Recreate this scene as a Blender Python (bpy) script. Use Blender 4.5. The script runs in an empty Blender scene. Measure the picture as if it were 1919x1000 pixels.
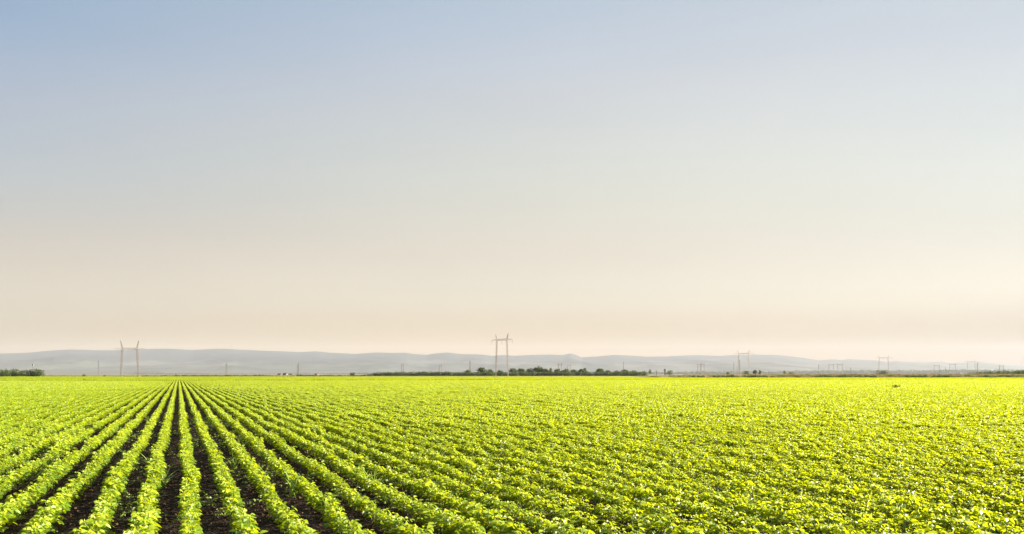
import bpy, bmesh, math, random
from mathutils import Vector, Matrix, Euler, noise
import numpy as np

R = math.radians
PI = math.pi
S = bpy.context.scene
COL = S.collection
rnd = random.Random(7)

# ------------------------------------------------------------------ camera
F = 1500.0          # focal length in photograph pixels (1919 wide)
HOR = 701.0         # row of the horizon in the photograph
CX = 959.5
CAMZ = 1.78
cam_data = bpy.data.cameras.new("camera")
cam = bpy.data.objects.new("camera", cam_data)
COL.objects.link(cam)
cam.location = (0, 0, CAMZ)
cam.rotation_euler = (R(90), 0, 0)
cam_data.sensor_width = 36.0
cam_data.lens = 36.0 * F / 1919.0
cam_data.shift_y = (HOR - 500.0) / 1919.0
cam_data.clip_start = 0.1
cam_data.clip_end = 60000
S.camera = cam

# ------------------------------------------------------------------ sky and sun
SUN_EL, SUN_AZ = 18.0, 72.0        # azimuth measured to the right of the view direction
EXPOSURE = 1.9
SKY_STRENGTH = 0.062
SUN_STRENGTH = 5.0
world = bpy.data.worlds.new("World")
S.world = world
world.use_nodes = True
wn, wl = world.node_tree.nodes, world.node_tree.links
wn.clear()
w_out = wn.new("ShaderNodeOutputWorld")
w_bg = wn.new("ShaderNodeBackground")
w_sky = wn.new("ShaderNodeTexSky")
w_sky.sky_type = 'NISHITA'
w_sky.sun_disc = False
w_sky.sun_elevation = R(SUN_EL)
w_sky.sun_rotation = R(SUN_AZ)
w_sky.altitude = 100
w_sky.air_density = 1.0
w_sky.dust_density = 2.0
w_sky.ozone_density = 1.0
w_bg.inputs[1].default_value = SKY_STRENGTH
# evening colours of the hazy lower sky, by height above the horizon, for left / centre / right of the view
SKY_GRID = {'L': [(0.0345, (0.427, 0.2923, 0.1237)), (0.0796, (0.6388, 0.5841, 0.4826)), (0.127, (0.6139, 0.5348, 0.4324)), (0.2084, (0.4592, 0.5297, 0.5703)), (0.2857, (0.4312, 0.482, 0.5817)), (0.36, (0.2589, 0.4086, 0.595))], 'C': [(0.0406, (0.5101, 0.336, 0.1311)), (0.0936, (0.7289, 0.6798, 0.553)), (0.149, (0.6935, 0.6137, 0.5132)), (0.2431, (0.6436, 0.6871, 0.6316)), (0.3309, (0.5687, 0.5896, 0.6359)), (0.4134, (0.4545, 0.5594, 0.6829))], 'R': [(0.0345, (0.2746, 0.1381, 0.0028)), (0.0796, (0.838, 0.7675, 0.6268)), (0.127, (0.7765, 0.728, 0.6152)), (0.2083, (0.7596, 0.7951, 0.7448)), (0.2856, (0.6814, 0.7228, 0.7437)), (0.3599, (0.5968, 0.6712, 0.7602))]}
w_tc = wn.new("ShaderNodeTexCoord")
w_sep = wn.new("ShaderNodeSeparateXYZ")
wl.new(w_tc.outputs['Generated'], w_sep.inputs[0])
def z_ramp(tab):
    rr = wn.new("ShaderNodeValToRGB"); cr = rr.color_ramp; cr.interpolation = 'B_SPLINE'
    tab = [(0.0, tab[0][1])] + list(tab) + [(0.8, tuple(v * 0.8 for v in tab[-1][1]))]
    cr.elements[0].position = 0.0; cr.elements[0].color = (*tab[0][1], 1)
    cr.elements[1].position = 1.0; cr.elements[1].color = (*tab[-1][1], 1)
    for p, c in tab[1:]:
        e = cr.elements.new(p); e.color = (*c, 1)
    wl.new(w_sep.outputs['Z'], rr.inputs[0])
    return rr.outputs[0]
w_l, w_c, w_r = (z_ramp(SKY_GRID[k]) for k in 'LCR')
# w = clamp(0.5 + X / 1.06); blend left -> centre -> right smoothly (quadratic through the three)
w_u = wn.new("ShaderNodeMapRange"); w_u.inputs[1].default_value = -0.53; w_u.inputs[2].default_value = 0.53
wl.new(w_sep.outputs['X'], w_u.inputs[0])
def vmath(op, a, b):
    n_ = wn.new("ShaderNodeVectorMath"); n_.operation = op
    for i_, q in enumerate((a, b)):
        if isinstance(q, tuple): n_.inputs[i_].default_value = q
        else: wl.new(q, n_.inputs[i_])
    return n_.outputs[0]
def wmix(fac, a, b):
    n_ = wn.new("ShaderNodeMix"); n_.data_type = 'RGBA'
    wl.new(fac, n_.inputs[0]); wl.new(a, n_.inputs[6]); wl.new(b, n_.inputs[7]); return n_.outputs[2]
w_ctrl = vmath('SUBTRACT', vmath('MULTIPLY', w_c, (2.0, 2.0, 2.0)), vmath('MULTIPLY', vmath('ADD', w_l, w_r), (0.5, 0.5, 0.5)))
w_low = wmix(w_u.outputs[0], wmix(w_u.outputs[0], w_l, w_ctrl), wmix(w_u.outputs[0], w_ctrl, w_r))
# faint uneven veils in the haze
w_map = wn.new("ShaderNodeMapping"); w_map.inputs['Scale'].default_value = (1.2, 1.2, 5.0)
w_nz = wn.new("ShaderNodeTexNoise"); w_nz.inputs['Scale'].default_value = 1.6; w_nz.inputs['Detail'].default_value = 4
wl.new(w_tc.outputs['Generated'], w_map.inputs[0]); wl.new(w_map.outputs[0], w_nz.inputs[0])
w_nr = wn.new("ShaderNodeMapRange"); w_nr.inputs[1].default_value = 0.3; w_nr.inputs[2].default_value = 0.7
w_nr.inputs[3].default_value = 0.975; w_nr.inputs[4].default_value = 1.025
wl.new(w_nz.outputs['Fac'], w_nr.inputs[0])
w_low = vmath('MULTIPLY', w_low, w_nr.outputs[0])
SKY_GAIN = 1.0 / (2 ** EXPOSURE * SKY_STRENGTH)
w_low = vmath('MULTIPLY', w_low, (SKY_GAIN, SKY_GAIN, SKY_GAIN))
w_up = wn.new("ShaderNodeMapRange"); w_up.interpolation_type = 'SMOOTHSTEP'
w_up.inputs[1].default_value = 0.44; w_up.inputs[2].default_value = 0.85
wl.new(w_sep.outputs['Z'], w_up.inputs[0])
# unseen sky behind the view and overhead, dimmed to deepen the crop shadows
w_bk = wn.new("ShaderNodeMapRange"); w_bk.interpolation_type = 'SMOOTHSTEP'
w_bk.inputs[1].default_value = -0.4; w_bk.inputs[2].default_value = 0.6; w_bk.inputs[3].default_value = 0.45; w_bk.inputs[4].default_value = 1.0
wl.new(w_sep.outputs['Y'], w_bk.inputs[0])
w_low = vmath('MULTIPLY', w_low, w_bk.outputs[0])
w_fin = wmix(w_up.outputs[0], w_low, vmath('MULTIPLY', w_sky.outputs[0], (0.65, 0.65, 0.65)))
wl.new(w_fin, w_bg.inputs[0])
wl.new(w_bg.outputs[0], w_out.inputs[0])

sd = bpy.data.lights.new("sun", 'SUN')
sd.energy = SUN_STRENGTH
sd.angle = R(0.6)
sd.color = (1.0, 0.90, 0.74)
sun = bpy.data.objects.new("sun", sd)
COL.objects.link(sun)
sdir = Vector((math.sin(R(SUN_AZ)) * math.cos(R(SUN_EL)), math.cos(R(SUN_AZ)) * math.cos(R(SUN_EL)), math.sin(R(SUN_EL))))
sun.rotation_euler = sdir.to_track_quat('Z', 'Y').to_euler()

S.view_settings.view_transform = 'Standard'
S.view_settings.look = 'None'
S.view_settings.gamma = 1
S.view_settings.use_curve_mapping = False
S.view_settings.exposure = EXPOSURE
try:
    S.cycles.volume_bounces = 1
    S.cycles.max_bounces = 6
    S.cycles.diffuse_bounces = 2
    S.cycles.transparent_max_bounces = 8
except Exception:
    pass

# ------------------------------------------------------------------ helpers
def gx(px, depth):
    return (px - CX) / F * depth
def hz(py, depth):
    """height above ground of photo row py at that depth"""
    return CAMZ + (HOR - py) / F * depth
def tag(o, label=None, cat=None, group=None, kind=None):
    if label: o["label"] = label
    if cat: o["category"] = cat
    if group: o["group"] = group
    if kind: o["kind"] = kind
    return o
def empty(name, loc=(0, 0, 0), rz=0.0, sc=1.0):
    o = bpy.data.objects.new(name, None)
    o.empty_display_size = 0.5
    o.location = loc; o.rotation_euler = (0, 0, rz); o.scale = (sc, sc, sc)
    COL.objects.link(o)
    return o
class MB:
    def __init__(s):
        s.v = []; s.f = []; s.t = []
    def face(s, pts, t=0.5):
        b = len(s.v); s.v.extend([tuple(p) for p in pts]); s.f.append(tuple(range(b, b + len(pts)))); s.t.append(t)
    def quads(s, verts, faces, t=0.5):
        b = len(s.v); s.v.extend([tuple(p) for p in verts])
        for f in faces:
            s.f.append(tuple(b + i for i in f)); s.t.append(t)
    def box(s, x0, x1, y0, y1, z0, z1, t=0.5):
        v = [(x0,y0,z0),(x1,y0,z0),(x1,y1,z0),(x0,y1,z0),(x0,y0,z1),(x1,y0,z1),(x1,y1,z1),(x0,y1,z1)]
        s.quads(v, [(0,3,2,1),(4,5,6,7),(0,1,5,4),(1,2,6,5),(2,3,7,6),(3,0,4,7)], t)
    def bar(s, a, b, r0, r1=None, n=4, t=0.5):
        a = Vector(a); b = Vector(b); r1 = r0 if r1 is None else r1
        d = (b - a).normalized()
        u = d.cross(Vector((0, 0, 1)) if abs(d.z) < 0.95 else Vector((1, 0, 0))).normalized()
        w = d.cross(u)
        vs = []
        for p, r in ((a, r0), (b, r1)):
            for i in range(n):
                th = 2 * PI * (i + 0.5) / n
                vs.append(p + (u * math.cos(th) + w * math.sin(th)) * r)
        fs = [(i, (i + 1) % n, n + (i + 1) % n, n + i) for i in range(n)]
        fs.append(tuple(reversed(range(n)))); fs.append(tuple(range(n, 2 * n)))
        s.quads(vs, fs, t)
    def mesh(s, name, mat, smooth=False):
        me = bpy.data.meshes.new(name)
        me.from_pydata(s.v, [], s.f)
        a = me.attributes.new("tint", 'FLOAT', 'FACE')
        a.data.foreach_set("value", s.t)
        me.materials.append(mat)
        if smooth: me.polygons.foreach_set("use_smooth", [True] * len(s.f))
        me.update()
        return me
    def build(s, name, mat, parent=None, smooth=False):
        o = bpy.data.objects.new(name, s.mesh(name, mat, smooth))
        COL.objects.link(o)
        if parent: o.parent = parent
        return o
def copy_tree(o, parent=None):
    c = o.copy(); COL.objects.link(c); c.parent = parent
    for ch in list(o.children):
        copy_tree(ch, c)
    return c

# ------------------------------------------------------------------ materials
def new_mat(name):
    m = bpy.data.materials.new(name); m.use_nodes = True
    nt = m.node_tree; nt.nodes.clear()
    out = nt.nodes.new("ShaderNodeOutputMaterial")
    return m, nt, out
def N(nt, t, **kw):
    n = nt.nodes.new(t)
    for k, v in kw.items():
        if k.startswith("i_"):
            key = k[2:]
            n.inputs[int(key) if key.isdigit() else key].default_value = v
        else:
            setattr(n, k, v)
    return n
def ramp(nt, fac, stops, interp='LINEAR'):
    r = nt.nodes.new("ShaderNodeValToRGB"); r.color_ramp.interpolation = interp
    el = r.color_ramp.elements
    el[0].position = stops[0][0]; el[0].color = (*stops[0][1], 1)
    el[1].position = stops[-1][0]; el[1].color = (*stops[-1][1], 1)
    for p, c in stops[1:-1]:
        e = el.new(p); e.color = (*c, 1)
    nt.links.new(fac, r.inputs[0])
    return r.outputs[0]
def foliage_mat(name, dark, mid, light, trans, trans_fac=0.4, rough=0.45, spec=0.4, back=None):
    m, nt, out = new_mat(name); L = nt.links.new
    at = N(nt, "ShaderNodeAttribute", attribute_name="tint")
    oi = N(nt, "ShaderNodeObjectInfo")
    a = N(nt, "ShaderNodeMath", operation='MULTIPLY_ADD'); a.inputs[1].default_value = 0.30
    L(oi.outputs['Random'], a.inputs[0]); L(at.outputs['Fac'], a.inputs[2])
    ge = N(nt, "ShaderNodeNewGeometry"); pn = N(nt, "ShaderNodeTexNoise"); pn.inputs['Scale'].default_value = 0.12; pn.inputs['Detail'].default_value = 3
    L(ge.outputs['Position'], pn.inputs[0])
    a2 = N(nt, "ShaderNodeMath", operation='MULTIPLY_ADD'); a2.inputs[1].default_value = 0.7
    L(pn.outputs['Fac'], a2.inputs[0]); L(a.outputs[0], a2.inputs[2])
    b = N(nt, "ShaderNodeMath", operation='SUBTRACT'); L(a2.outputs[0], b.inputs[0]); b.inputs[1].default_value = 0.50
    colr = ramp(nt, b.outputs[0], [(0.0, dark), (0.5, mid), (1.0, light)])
    p = N(nt, "ShaderNodeBsdfPrincipled")
    L(colr, p.inputs['Base Color']); p.inputs['Roughness'].default_value = rough
    p.inputs['Specular IOR Level'].default_value = spec
    t = N(nt, "ShaderNodeBsdfTranslucent")
    mx = N(nt, "ShaderNodeMix"); mx.data_type = 'RGBA'; mx.blend_type = 'MIX'; mx.inputs[0].default_value = 0.75
    L(colr, mx.inputs[6]); mx.inputs[7].default_value = (*trans, 1)
    L(mx.outputs[2], t.inputs[0])
    s = N(nt, "ShaderNodeMixShader"); s.inputs[0].default_value = trans_fac
    L(p.outputs[0], s.inputs[1]); L(t.outputs[0], s.inputs[2]); L(s.outputs[0], out.inputs[0])
    return m
def plain_mat(name, col, rough=0.6, var=0.15, scale=3.0, metal=0.0):
    m, nt, out = new_mat(name); L = nt.links.new
    tc = N(nt, "ShaderNodeTexCoord")
    nz = N(nt, "ShaderNodeTexNoise"); nz.inputs['Scale'].default_value = scale; nz.inputs['Detail'].default_value = 5
    L(tc.outputs['Object'], nz.inputs['Vector'])
    c = ramp(nt, nz.outputs['Fac'], [(0.3, tuple(x * (1 - var) for x in col)), (0.7, tuple(min(1, x * (1 + var)) for x in col))])
    p = N(nt, "ShaderNodeBsdfPrincipled"); p.inputs['Roughness'].default_value = rough; p.inputs['Metallic'].default_value = metal
    L(c, p.inputs['Base Color']); L(p.outputs[0], out.inputs[0])
    return m

M = {}
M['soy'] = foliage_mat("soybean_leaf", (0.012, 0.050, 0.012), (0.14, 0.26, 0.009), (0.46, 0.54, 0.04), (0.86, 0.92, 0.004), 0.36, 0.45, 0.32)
M['stem'] = foliage_mat("soybean_stem", (0.20, 0.26, 0.08), (0.34, 0.38, 0.16), (0.46, 0.48, 0.26), (0.3, 0.4, 0.05), 0.15)
M['grassweed'] = foliage_mat("grass_weed", (0.16, 0.28, 0.03), (0.32, 0.44, 0.07), (0.50, 0.56, 0.20), (0.45, 0.65, 0.10), 0.4)
M['straw'] = foliage_mat("dry_grass", (0.20, 0.15, 0.04), (0.36, 0.29, 0.09), (0.50, 0.42, 0.17), (0.4, 0.32, 0.1), 0.2, 0.8, 0.2)
M['verge'] = foliage_mat("verge_grass", (0.03, 0.05, 0.01), (0.08, 0.09, 0.015), (0.14, 0.12, 0.03), (0.3, 0.4, 0.03), 0.25, 0.7, 0.2)
M['tree'] = foliage_mat("tree_leaf", (0.032, 0.062, 0.016), (0.072, 0.112, 0.027), (0.14, 0.17, 0.042), (0.16, 0.25, 0.03), 0.22, 0.6, 0.25)
M['bark'] = plain_mat("bark", (0.12, 0.09, 0.06), 0.9, 0.3, 2.0)
M['steel'] = plain_mat("galvanised_steel", (0.27, 0.225, 0.185), 0.5, 0.15, 0.6, 0.2)
M['steel_dark'] = plain_mat("weathered_steel", (0.20, 0.19, 0.185), 0.6, 0.15, 0.6, 0.2)
M['glass_ins'] = plain_mat("insulator_glass", (0.22, 0.20, 0.16), 0.3, 0.1)
M['concrete'] = plain_mat("concrete", (0.24, 0.23, 0.22), 0.8, 0.1)
M['plaster'] = plain_mat("plaster", (0.25, 0.215, 0.19), 0.8, 0.1, 0.5)
M['rooftile'] = plain_mat("roof_tiles", (0.13, 0.085, 0.07), 0.8, 0.2, 1.0)
M['window'] = plain_mat("window_glass", (0.04, 0.05, 0.06), 0.2, 0.1)

# soil
m, nt, out = new_mat("soil"); L = nt.links.new
tc = N(nt, "ShaderNodeTexCoord")
n1 = N(nt, "ShaderNodeTexNoise"); n1.inputs['Scale'].default_value = 9.0; n1.inputs['Detail'].default_value = 8; n1.inputs['Roughness'].default_value = 0.7
n2 = N(nt, "ShaderNodeTexNoise"); n2.inputs['Scale'].default_value = 0.7; n2.inputs['Detail'].default_value = 4
vo = N(nt, "ShaderNodeTexVoronoi"); vo.inputs['Scale'].default_value = 22.0
for x in (n1, n2, vo): L(tc.outputs['Object'], x.inputs['Vector'])
c1 = ramp(nt, n1.outputs['Fac'], [(0.3, (0.010, 0.006, 0.004)), (0.55, (0.028, 0.016, 0.010)), (0.75, (0.075, 0.043, 0.026))])
mx = N(nt, "ShaderNodeMix"); mx.data_type = 'RGBA'; mx.blend_type = 'MULTIPLY'; mx.inputs[0].default_value = 0.5
c2 = ramp(nt, n2.outputs['Fac'], [(0.35, (0.7, 0.7, 0.7)), (0.65, (1.2, 1.15, 1.1))])
L(c1, mx.inputs[6]); L(c2, mx.inputs[7])
p = N(nt, "ShaderNodeBsdfPrincipled"); p.inputs['Roughness'].default_value = 0.95; p.inputs['Specular IOR Level'].default_value = 0.15
ad = N(nt, "ShaderNodeMath", operation='ADD'); L(n1.outputs['Fac'], ad.inputs[0]); L(vo.outputs['Distance'], ad.inputs[1])
bp = N(nt, "ShaderNodeBump"); bp.inputs['Strength'].default_value = 1.0; bp.inputs['Distance'].default_value = 0.05
L(ad.outputs[0], bp.inputs['Height']); L(bp.outputs[0], p.inputs['Normal'])
L(mx.outputs[2], p.inputs['Base Color']); L(p.outputs[0], out.inputs[0])
M['soil'] = m
M['clod'] = foliage_mat('clod', (0.02, 0.012, 0.008), (0.07, 0.04, 0.026), (0.20, 0.13, 0.08), (0, 0, 0), 0.0, 0.95, 0.1)

def land_mat(name, stops, s1, s2, stretch=(1, 1, 1)):
    m, nt, out = new_mat(name); L = nt.links.new
    tc = N(nt, "ShaderNodeTexCoord")
    mp = N(nt, "ShaderNodeMapping"); mp.inputs['Scale'].default_value = stretch
    L(tc.outputs['Object'], mp.inputs[0])
    a = N(nt, "ShaderNodeTexNoise"); a.inputs['Scale'].default_value = s1; a.inputs['Detail'].default_value = 6
    b = N(nt, "ShaderNodeTexNoise"); b.inputs['Scale'].default_value = s2; b.inputs['Detail'].default_value = 4
    L(mp.outputs[0], a.inputs[0]); L(mp.outputs[0], b.inputs[0])
    mm = N(nt, "ShaderNodeMix"); mm.inputs[0].default_value = 0.4
    L(a.outputs['Fac'], mm.inputs[2]); L(b.outputs['Fac'], mm.inputs[3])
    c = ramp(nt, mm.outputs[0], stops)
    p = N(nt, "ShaderNodeBsdfPrincipled"); p.inputs['Roughness'].default_value = 0.95; p.inputs['Specular IOR Level'].default_value = 0.1
    L(c, p.inputs['Base Color']); L(p.outputs[0], out.inputs[0])
    return m
M['ground'] = land_mat("farmland", [(0.38, (0.10, 0.12, 0.035)), (0.5, (0.24, 0.20, 0.09)), (0.62, (0.34, 0.28, 0.14))], 0.02, 0.004, (0.4, 1, 1))
M['strip'] = land_mat("crop_strip_soil", [(0.4, (0.07, 0.10, 0.015)), (0.6, (0.15, 0.17, 0.03))], 0.2, 0.02)
M['bank'] = land_mat("bank_grass", [(0.38, (0.13, 0.11, 0.035)), (0.5, (0.26, 0.20, 0.08)), (0.62, (0.40, 0.31, 0.15))], 0.25, 0.03, (0.3, 1, 1))

# ------------------------------------------------------------------ ground
def sheet(name, pts, z, mat):
    mb = MB(); mb.face([(x, y, z) for x, y in pts])
    o = mb.build(name, mat); tag(o, kind='structure'); return o
sheet("ground", [(-16700, -300), (16700, -300), (16700, 18300), (-16700, 18300)], 0.0, M['ground'])
# edge of the near field, slanting away to the right
def edge_depth(x):
    return 214 + 0.21 * x
EL, ER = -420, 520
sheet("field_soil", [(EL, -20), (ER, -20), (ER, edge_depth(ER)), (EL, edge_depth(EL))], 0.006, M['soil'])
sheet("crop_strip_ground", [(-900, edge_depth(-900) + 9), (700, edge_depth(700) + 9), (700, 370), (85, 370), (70, 530), (-900, 530)], 0.010, M['strip'])

# ------------------------------------------------------------------ hills
prof = [(-700,668),(-300,664),(0,662),(30,661.5),(60,660),(90,657),(130,654.5),(155,655),(180,656),(210,656),(250,654.5),(300,653),(320,653),(360,655.5),(400,653.5),(420,653),(450,655),(500,657),(540,658.5),(560,659.5),(590,658),(620,660.5),(650,662),(665,663),(690,661),(705,660),(740,661),(760,660.5),(775,663),(800,664.5),(815,662),(840,660),(860,663),(905,664),(920,666.5),(945,665),(965,666.5),(1000,664.5),(1035,664),(1055,665),(1068,662),(1080,665),(1090,669),(1120,667.5),(1150,664.5),(1180,666),(1215,668),(1250,667.5),(1290,665.5),(1310,665),(1340,666.5),(1350,666.5),(1365,665.5),(1420,664),(1450,664.5),(1480,667),(1510,671),(1535,675),(1560,673),(1575,674.5),(1590,672.5),(1610,674),(1640,674.5),(1665,677.5),(1680,676),(1700,678),(1720,677.5),(1735,679),(1760,677),(1780,679.5),(1800,678.5),(1840,678),(1870,681),(1919,684),(2200,690),(2700,695)]
px_a = np.array([p[0] for p in prof], float); py_a = np.array([p[1] for p in prof], float)
CREST = 15000.0
def hill_mesh():
    nx, ny = 620, 90
    xs = np.linspace(-450, 2370, nx); ds = np.linspace(8600, 17500, ny)
    vs = []
    for d in ds:
        for px in xs:
            c = CAMZ + (HOR - np.interp(px, px_a, py_a)) / F * CREST
            t = (d - 8600) / (CREST - 8600)
            if t <= 1:
                prf = t ** 1.35
            else:
                prf = 1 - (t - 1) * 1.6
            x = gx(px, d)
            n = noise.fractal(Vector((x / 1500, d / 2600, 3.1)), 0.9, 2.2, 6)
            rdg = 1 - abs(noise.noise(Vector((x / 900, d / 5000, 9.0)))) * 1.6
            amp = math.sin(PI * min(1, max(0, t))) * 0.34 if t <= 1 else 0
            h = c * (prf + amp * (n * 0.7 + (rdg - 0.6) * 0.45) * (1 - t * 0.55) )
            cap = c * (d / CREST) if t < 1 else 1e9   # never above the crest line as seen
            if t < 0.99: h = min(h, cap * 0.985)
            vs.append((x, d, max(h, -5 if t > 0.02 else -3)))
    fs = [(j * nx + i, j * nx + i + 1, (j + 1) * nx + i + 1, (j + 1) * nx + i) for j in range(ny - 1) for i in range(nx - 1)]
    me = bpy.data.meshes.new("hills"); me.from_pydata(vs, [], fs)
    me.polygons.foreach_set("use_smooth", [True] * len(fs))
    return me
m, nt, out = new_mat("hill_cover"); L = nt.links.new
ge = N(nt, "ShaderNodeNewGeometry"); se = N(nt, "ShaderNodeSeparateXYZ"); L(ge.outputs['Position'], se.inputs[0])
n1 = N(nt, "ShaderNodeTexNoise"); n1.inputs['Scale'].default_value = 0.0011; n1.inputs['Detail'].default_value = 5
vo = N(nt, "ShaderNodeTexVoronoi"); vo.inputs['Scale'].default_value = 0.0016
mp = N(nt, "ShaderNodeMapping"); mp.inputs['Scale'].default_value = (1, 0.7, 1)
L(ge.outputs['Position'], mp.inputs[0]); L(mp.outputs[0], n1.inputs[0]); L(mp.outputs[0], vo.inputs[0])
hh = N(nt, "ShaderNodeMapRange"); L(se.outputs['Z'], hh.inputs[0]); hh.inputs[1].default_value = 60; hh.inputs[2].default_value = 330
hh.inputs[3].default_value = 0.22; hh.inputs[4].default_value = -0.22
sm = N(nt, "ShaderNodeMath", operation='ADD'); L(n1.outputs['Fac'], sm.inputs[0]); L(hh.outputs[0], sm.inputs[1])
wood = ramp(nt, sm.outputs[0], [(0.46, (0, 0, 0)), (0.62, (1, 1, 1))])
fieldc = ramp(nt, N(nt, "ShaderNodeSeparateColor").outputs[0], [(0, (0.1, 0.1, 0.1)), (1, (1, 1, 1))])
sc_ = [n for n in nt.nodes if n.bl_idname == "ShaderNodeSeparateColor"][0]; L(vo.outputs['Color'], sc_.inputs[0])
fr = [n for n in nt.nodes if n.bl_idname == "ShaderNodeValToRGB"][-1].color_ramp
fr.elements[0].color = (0.045, 0.065, 0.05, 1); fr.elements[1].color = (0.10, 0.105, 0.09, 1)
mx = N(nt, "ShaderNodeMix"); mx.data_type = 'RGBA'
L(wood, mx.inputs[0]); mx.inputs[6].default_value = (0.034, 0.042, 0.040, 1); L(fieldc, mx.inputs[7])
p = N(nt, "ShaderNodeBsdfPrincipled"); p.inputs['Roughness'].default_value = 1.0; p.inputs['Specular IOR Level'].default_value = 0.05
L(mx.outputs[2], p.inputs['Base Color']); L(p.outputs[0], out.inputs[0])
me = hill_mesh(); me.materials.append(m)
hills = bpy.data.objects.new("hills", me); COL.objects.link(hills); tag(hills, kind='structure')

# ------------------------------------------------------------------ haze
HAZE_D = 2.9e-5
m, nt, out = new_mat("haze_air"); L = nt.links.new
pv = N(nt, "ShaderNodeVolumePrincipled")
pv.inputs['Density'].default_value = HAZE_D
pv.inputs['Density Attribute'].default_value = ""
pv.inputs['Temperature Attribute'].default_value = ""
pv.inputs['Color'].default_value = (0.83, 0.875, 1.0, 1)
pv.inputs['Anisotropy'].default_value = 0.12
L(pv.outputs[0], out.inputs['Volume'])
mb = MB(); mb.box(-16800, 16800, -400, 18400, -6.5, 640)
hz_o = mb.build("haze", m); tag(hz_o, kind='stuff', label="thin pale haze lying over the plain and hills", cat="haze")

# ------------------------------------------------------------------ soybean plants
rnd = random.Random(11)
def leaflet(mb, base, direc, up, ln, wd, t, lod):
    d = direc.normalized(); sd_ = d.cross(up)
    if sd_.length < 1e-4: sd_ = Vector((1, 0, 0))
    sd_.normalize(); u = sd_.cross(d).normalized()
    fold = 0.22 * wd; droop = 0.16 * ln
    if lod == 0:
        st = [(0, 0), (0.22, 0.82), (0.5, 1.0), (0.8, 0.58), (1.0, 0.0)]
        mid = [base + d * (ln * a) - u * (droop * a * a) for a, _ in st]
        vs = list(mid); li = []; ri = []
        for i in (1, 2, 3):
            w = wd * 0.5 * st[i][1]
            vs.append(mid[i] - sd_ * w + u * fold * st[i][1]); li.append(len(vs) - 1)
            vs.append(mid[i] + sd_ * w + u * fold * st[i][1]); ri.append(len(vs) - 1)
        fs = [(0, 1, li[0]), (1, 2, li[1], li[0]), (2, 3, li[2], li[1]), (3, 4, li[2]),
              (0, ri[0], 1), (1, ri[0], ri[1], 2), (2, ri[1], ri[2], 3), (3, ri[2], 4)]
        mb.quads(vs, fs, t)
    else:
        tip = base + d * ln - u * droop; m_ = base + d * ln * 0.45
        mb.quads([base, m_ - sd_ * wd * .5 + u * fold, tip, m_ + sd_ * wd * .5 + u * fold], [(0, 1, 2), (0, 2, 3)], t)
def soy_plant(mbl, mbs, ox=0.0, oy=0.0, h=0.27, r=random, lod=0, size=1.0, nn=9, spread=0.08, sun_a=0.0):
    lean = Vector((r.uniform(-.04, .04), r.uniform(-.04, .04), 0))
    root = Vector((ox, oy, -0.01))
    top = root + lean + Vector((0, 0, h))
    bias = Vector((math.cos(sun_a), math.sin(sun_a), 0)) * 0.85
    if mbs is not None: mbs.bar(root, top, 0.0035, 0.0018, 4, r.uniform(.3, .7))
    th = r.uniform(0, 6.28)
    for i in range(nn):
        f = (i + 0.6) / nn
        th += 2.4 + r.uniform(-.5, .5)
        zf = 0.30 + 0.66 * f ** 0.8
        node = root + (top - root) * zf
        outl = spread * (1.0 - 0.55 * f) * r.uniform(.55, 1.25)
        out = Vector((math.cos(th), math.sin(th), 0))
        end = node + out * outl + Vector((0, 0, 0.03 + 0.035 * f + r.uniform(-.02, .035)))
        if mbs is not None: mbs.bar(node, end, 0.0016, 0.0012, 3, r.uniform(.4, 1))
        ln = (0.058 if f < .85 else 0.044) * size * r.uniform(.8, 1.25)
        up = (Vector((r.gauss(0, .38), r.gauss(0, .38), 1)) + bias * f).normalized()
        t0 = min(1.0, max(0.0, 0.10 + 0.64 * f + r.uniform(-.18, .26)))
        for k in (-1, 0, 1):
            a = th + k * 1.25 + r.uniform(-.2, .2)
            dr = Vector((math.cos(a), math.sin(a), r.uniform(-.65, .45)))
            upk = (up + Vector((r.gauss(0, .22), r.gauss(0, .22), 0))).normalized()
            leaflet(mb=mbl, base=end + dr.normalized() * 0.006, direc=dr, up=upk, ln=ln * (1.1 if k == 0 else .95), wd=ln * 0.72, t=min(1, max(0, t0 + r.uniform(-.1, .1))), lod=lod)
NEAR = []   # (foliage mesh, stem mesh)
for i in range(8):
    a, b = MB(), MB()
    soy_plant(a, b, h=rnd.uniform(.15, .21), r=rnd, nn=rnd.choice((10, 11, 12)))
    NEAR.append((a.mesh("foliage", M['soy']), b.mesh("stem", M['stem'])))
# whole-plant, row-piece models for the crop beyond the nearest plants (data only; placed by the crop object)
lib = bpy.data.collections.new("crop_library")
def lib_add(name, me):
    o = bpy.data.objects.new(name, me); lib.objects.link(o)
def merged(name, a, b):
    mb = MB(); mb.v = a.v + b.v; mb.t = a.t + b.t
    mb.f = a.f + [tuple(i + len(a.v) for i in f) for f in b.f]
    me = mb.mesh(name, M['soy']); me.materials.append(M['stem'])
    idx = [0] * len(a.f) + [1] * len(b.f); me.polygons.foreach_set("material_index", idx)
    return me
for i in range(8):                      # kinds 0-7: single plants
    a, b = MB(), MB()
    soy_plant(a, b, h=rnd.uniform(.15, .21), r=rnd, nn=rnd.choice((10, 11, 12)))
    lib_add("a_plant_%02d" % i, merged("soy_plant", a, b))
for i in range(6):                      # kinds 8-13: half a metre of row
    a = MB()
    for k in range(5): soy_plant(a, None, ox=(k - 2) * 0.1 + rnd.uniform(-.03, .03), oy=rnd.uniform(-.02, .02), h=rnd.uniform(.15, .21), r=rnd, lod=1, size=1.2, nn=8, spread=.07, sun_a=-1.965)
    lib_add("b_row_%02d" % i, a.mesh("soy_row", M['soy']))
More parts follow.
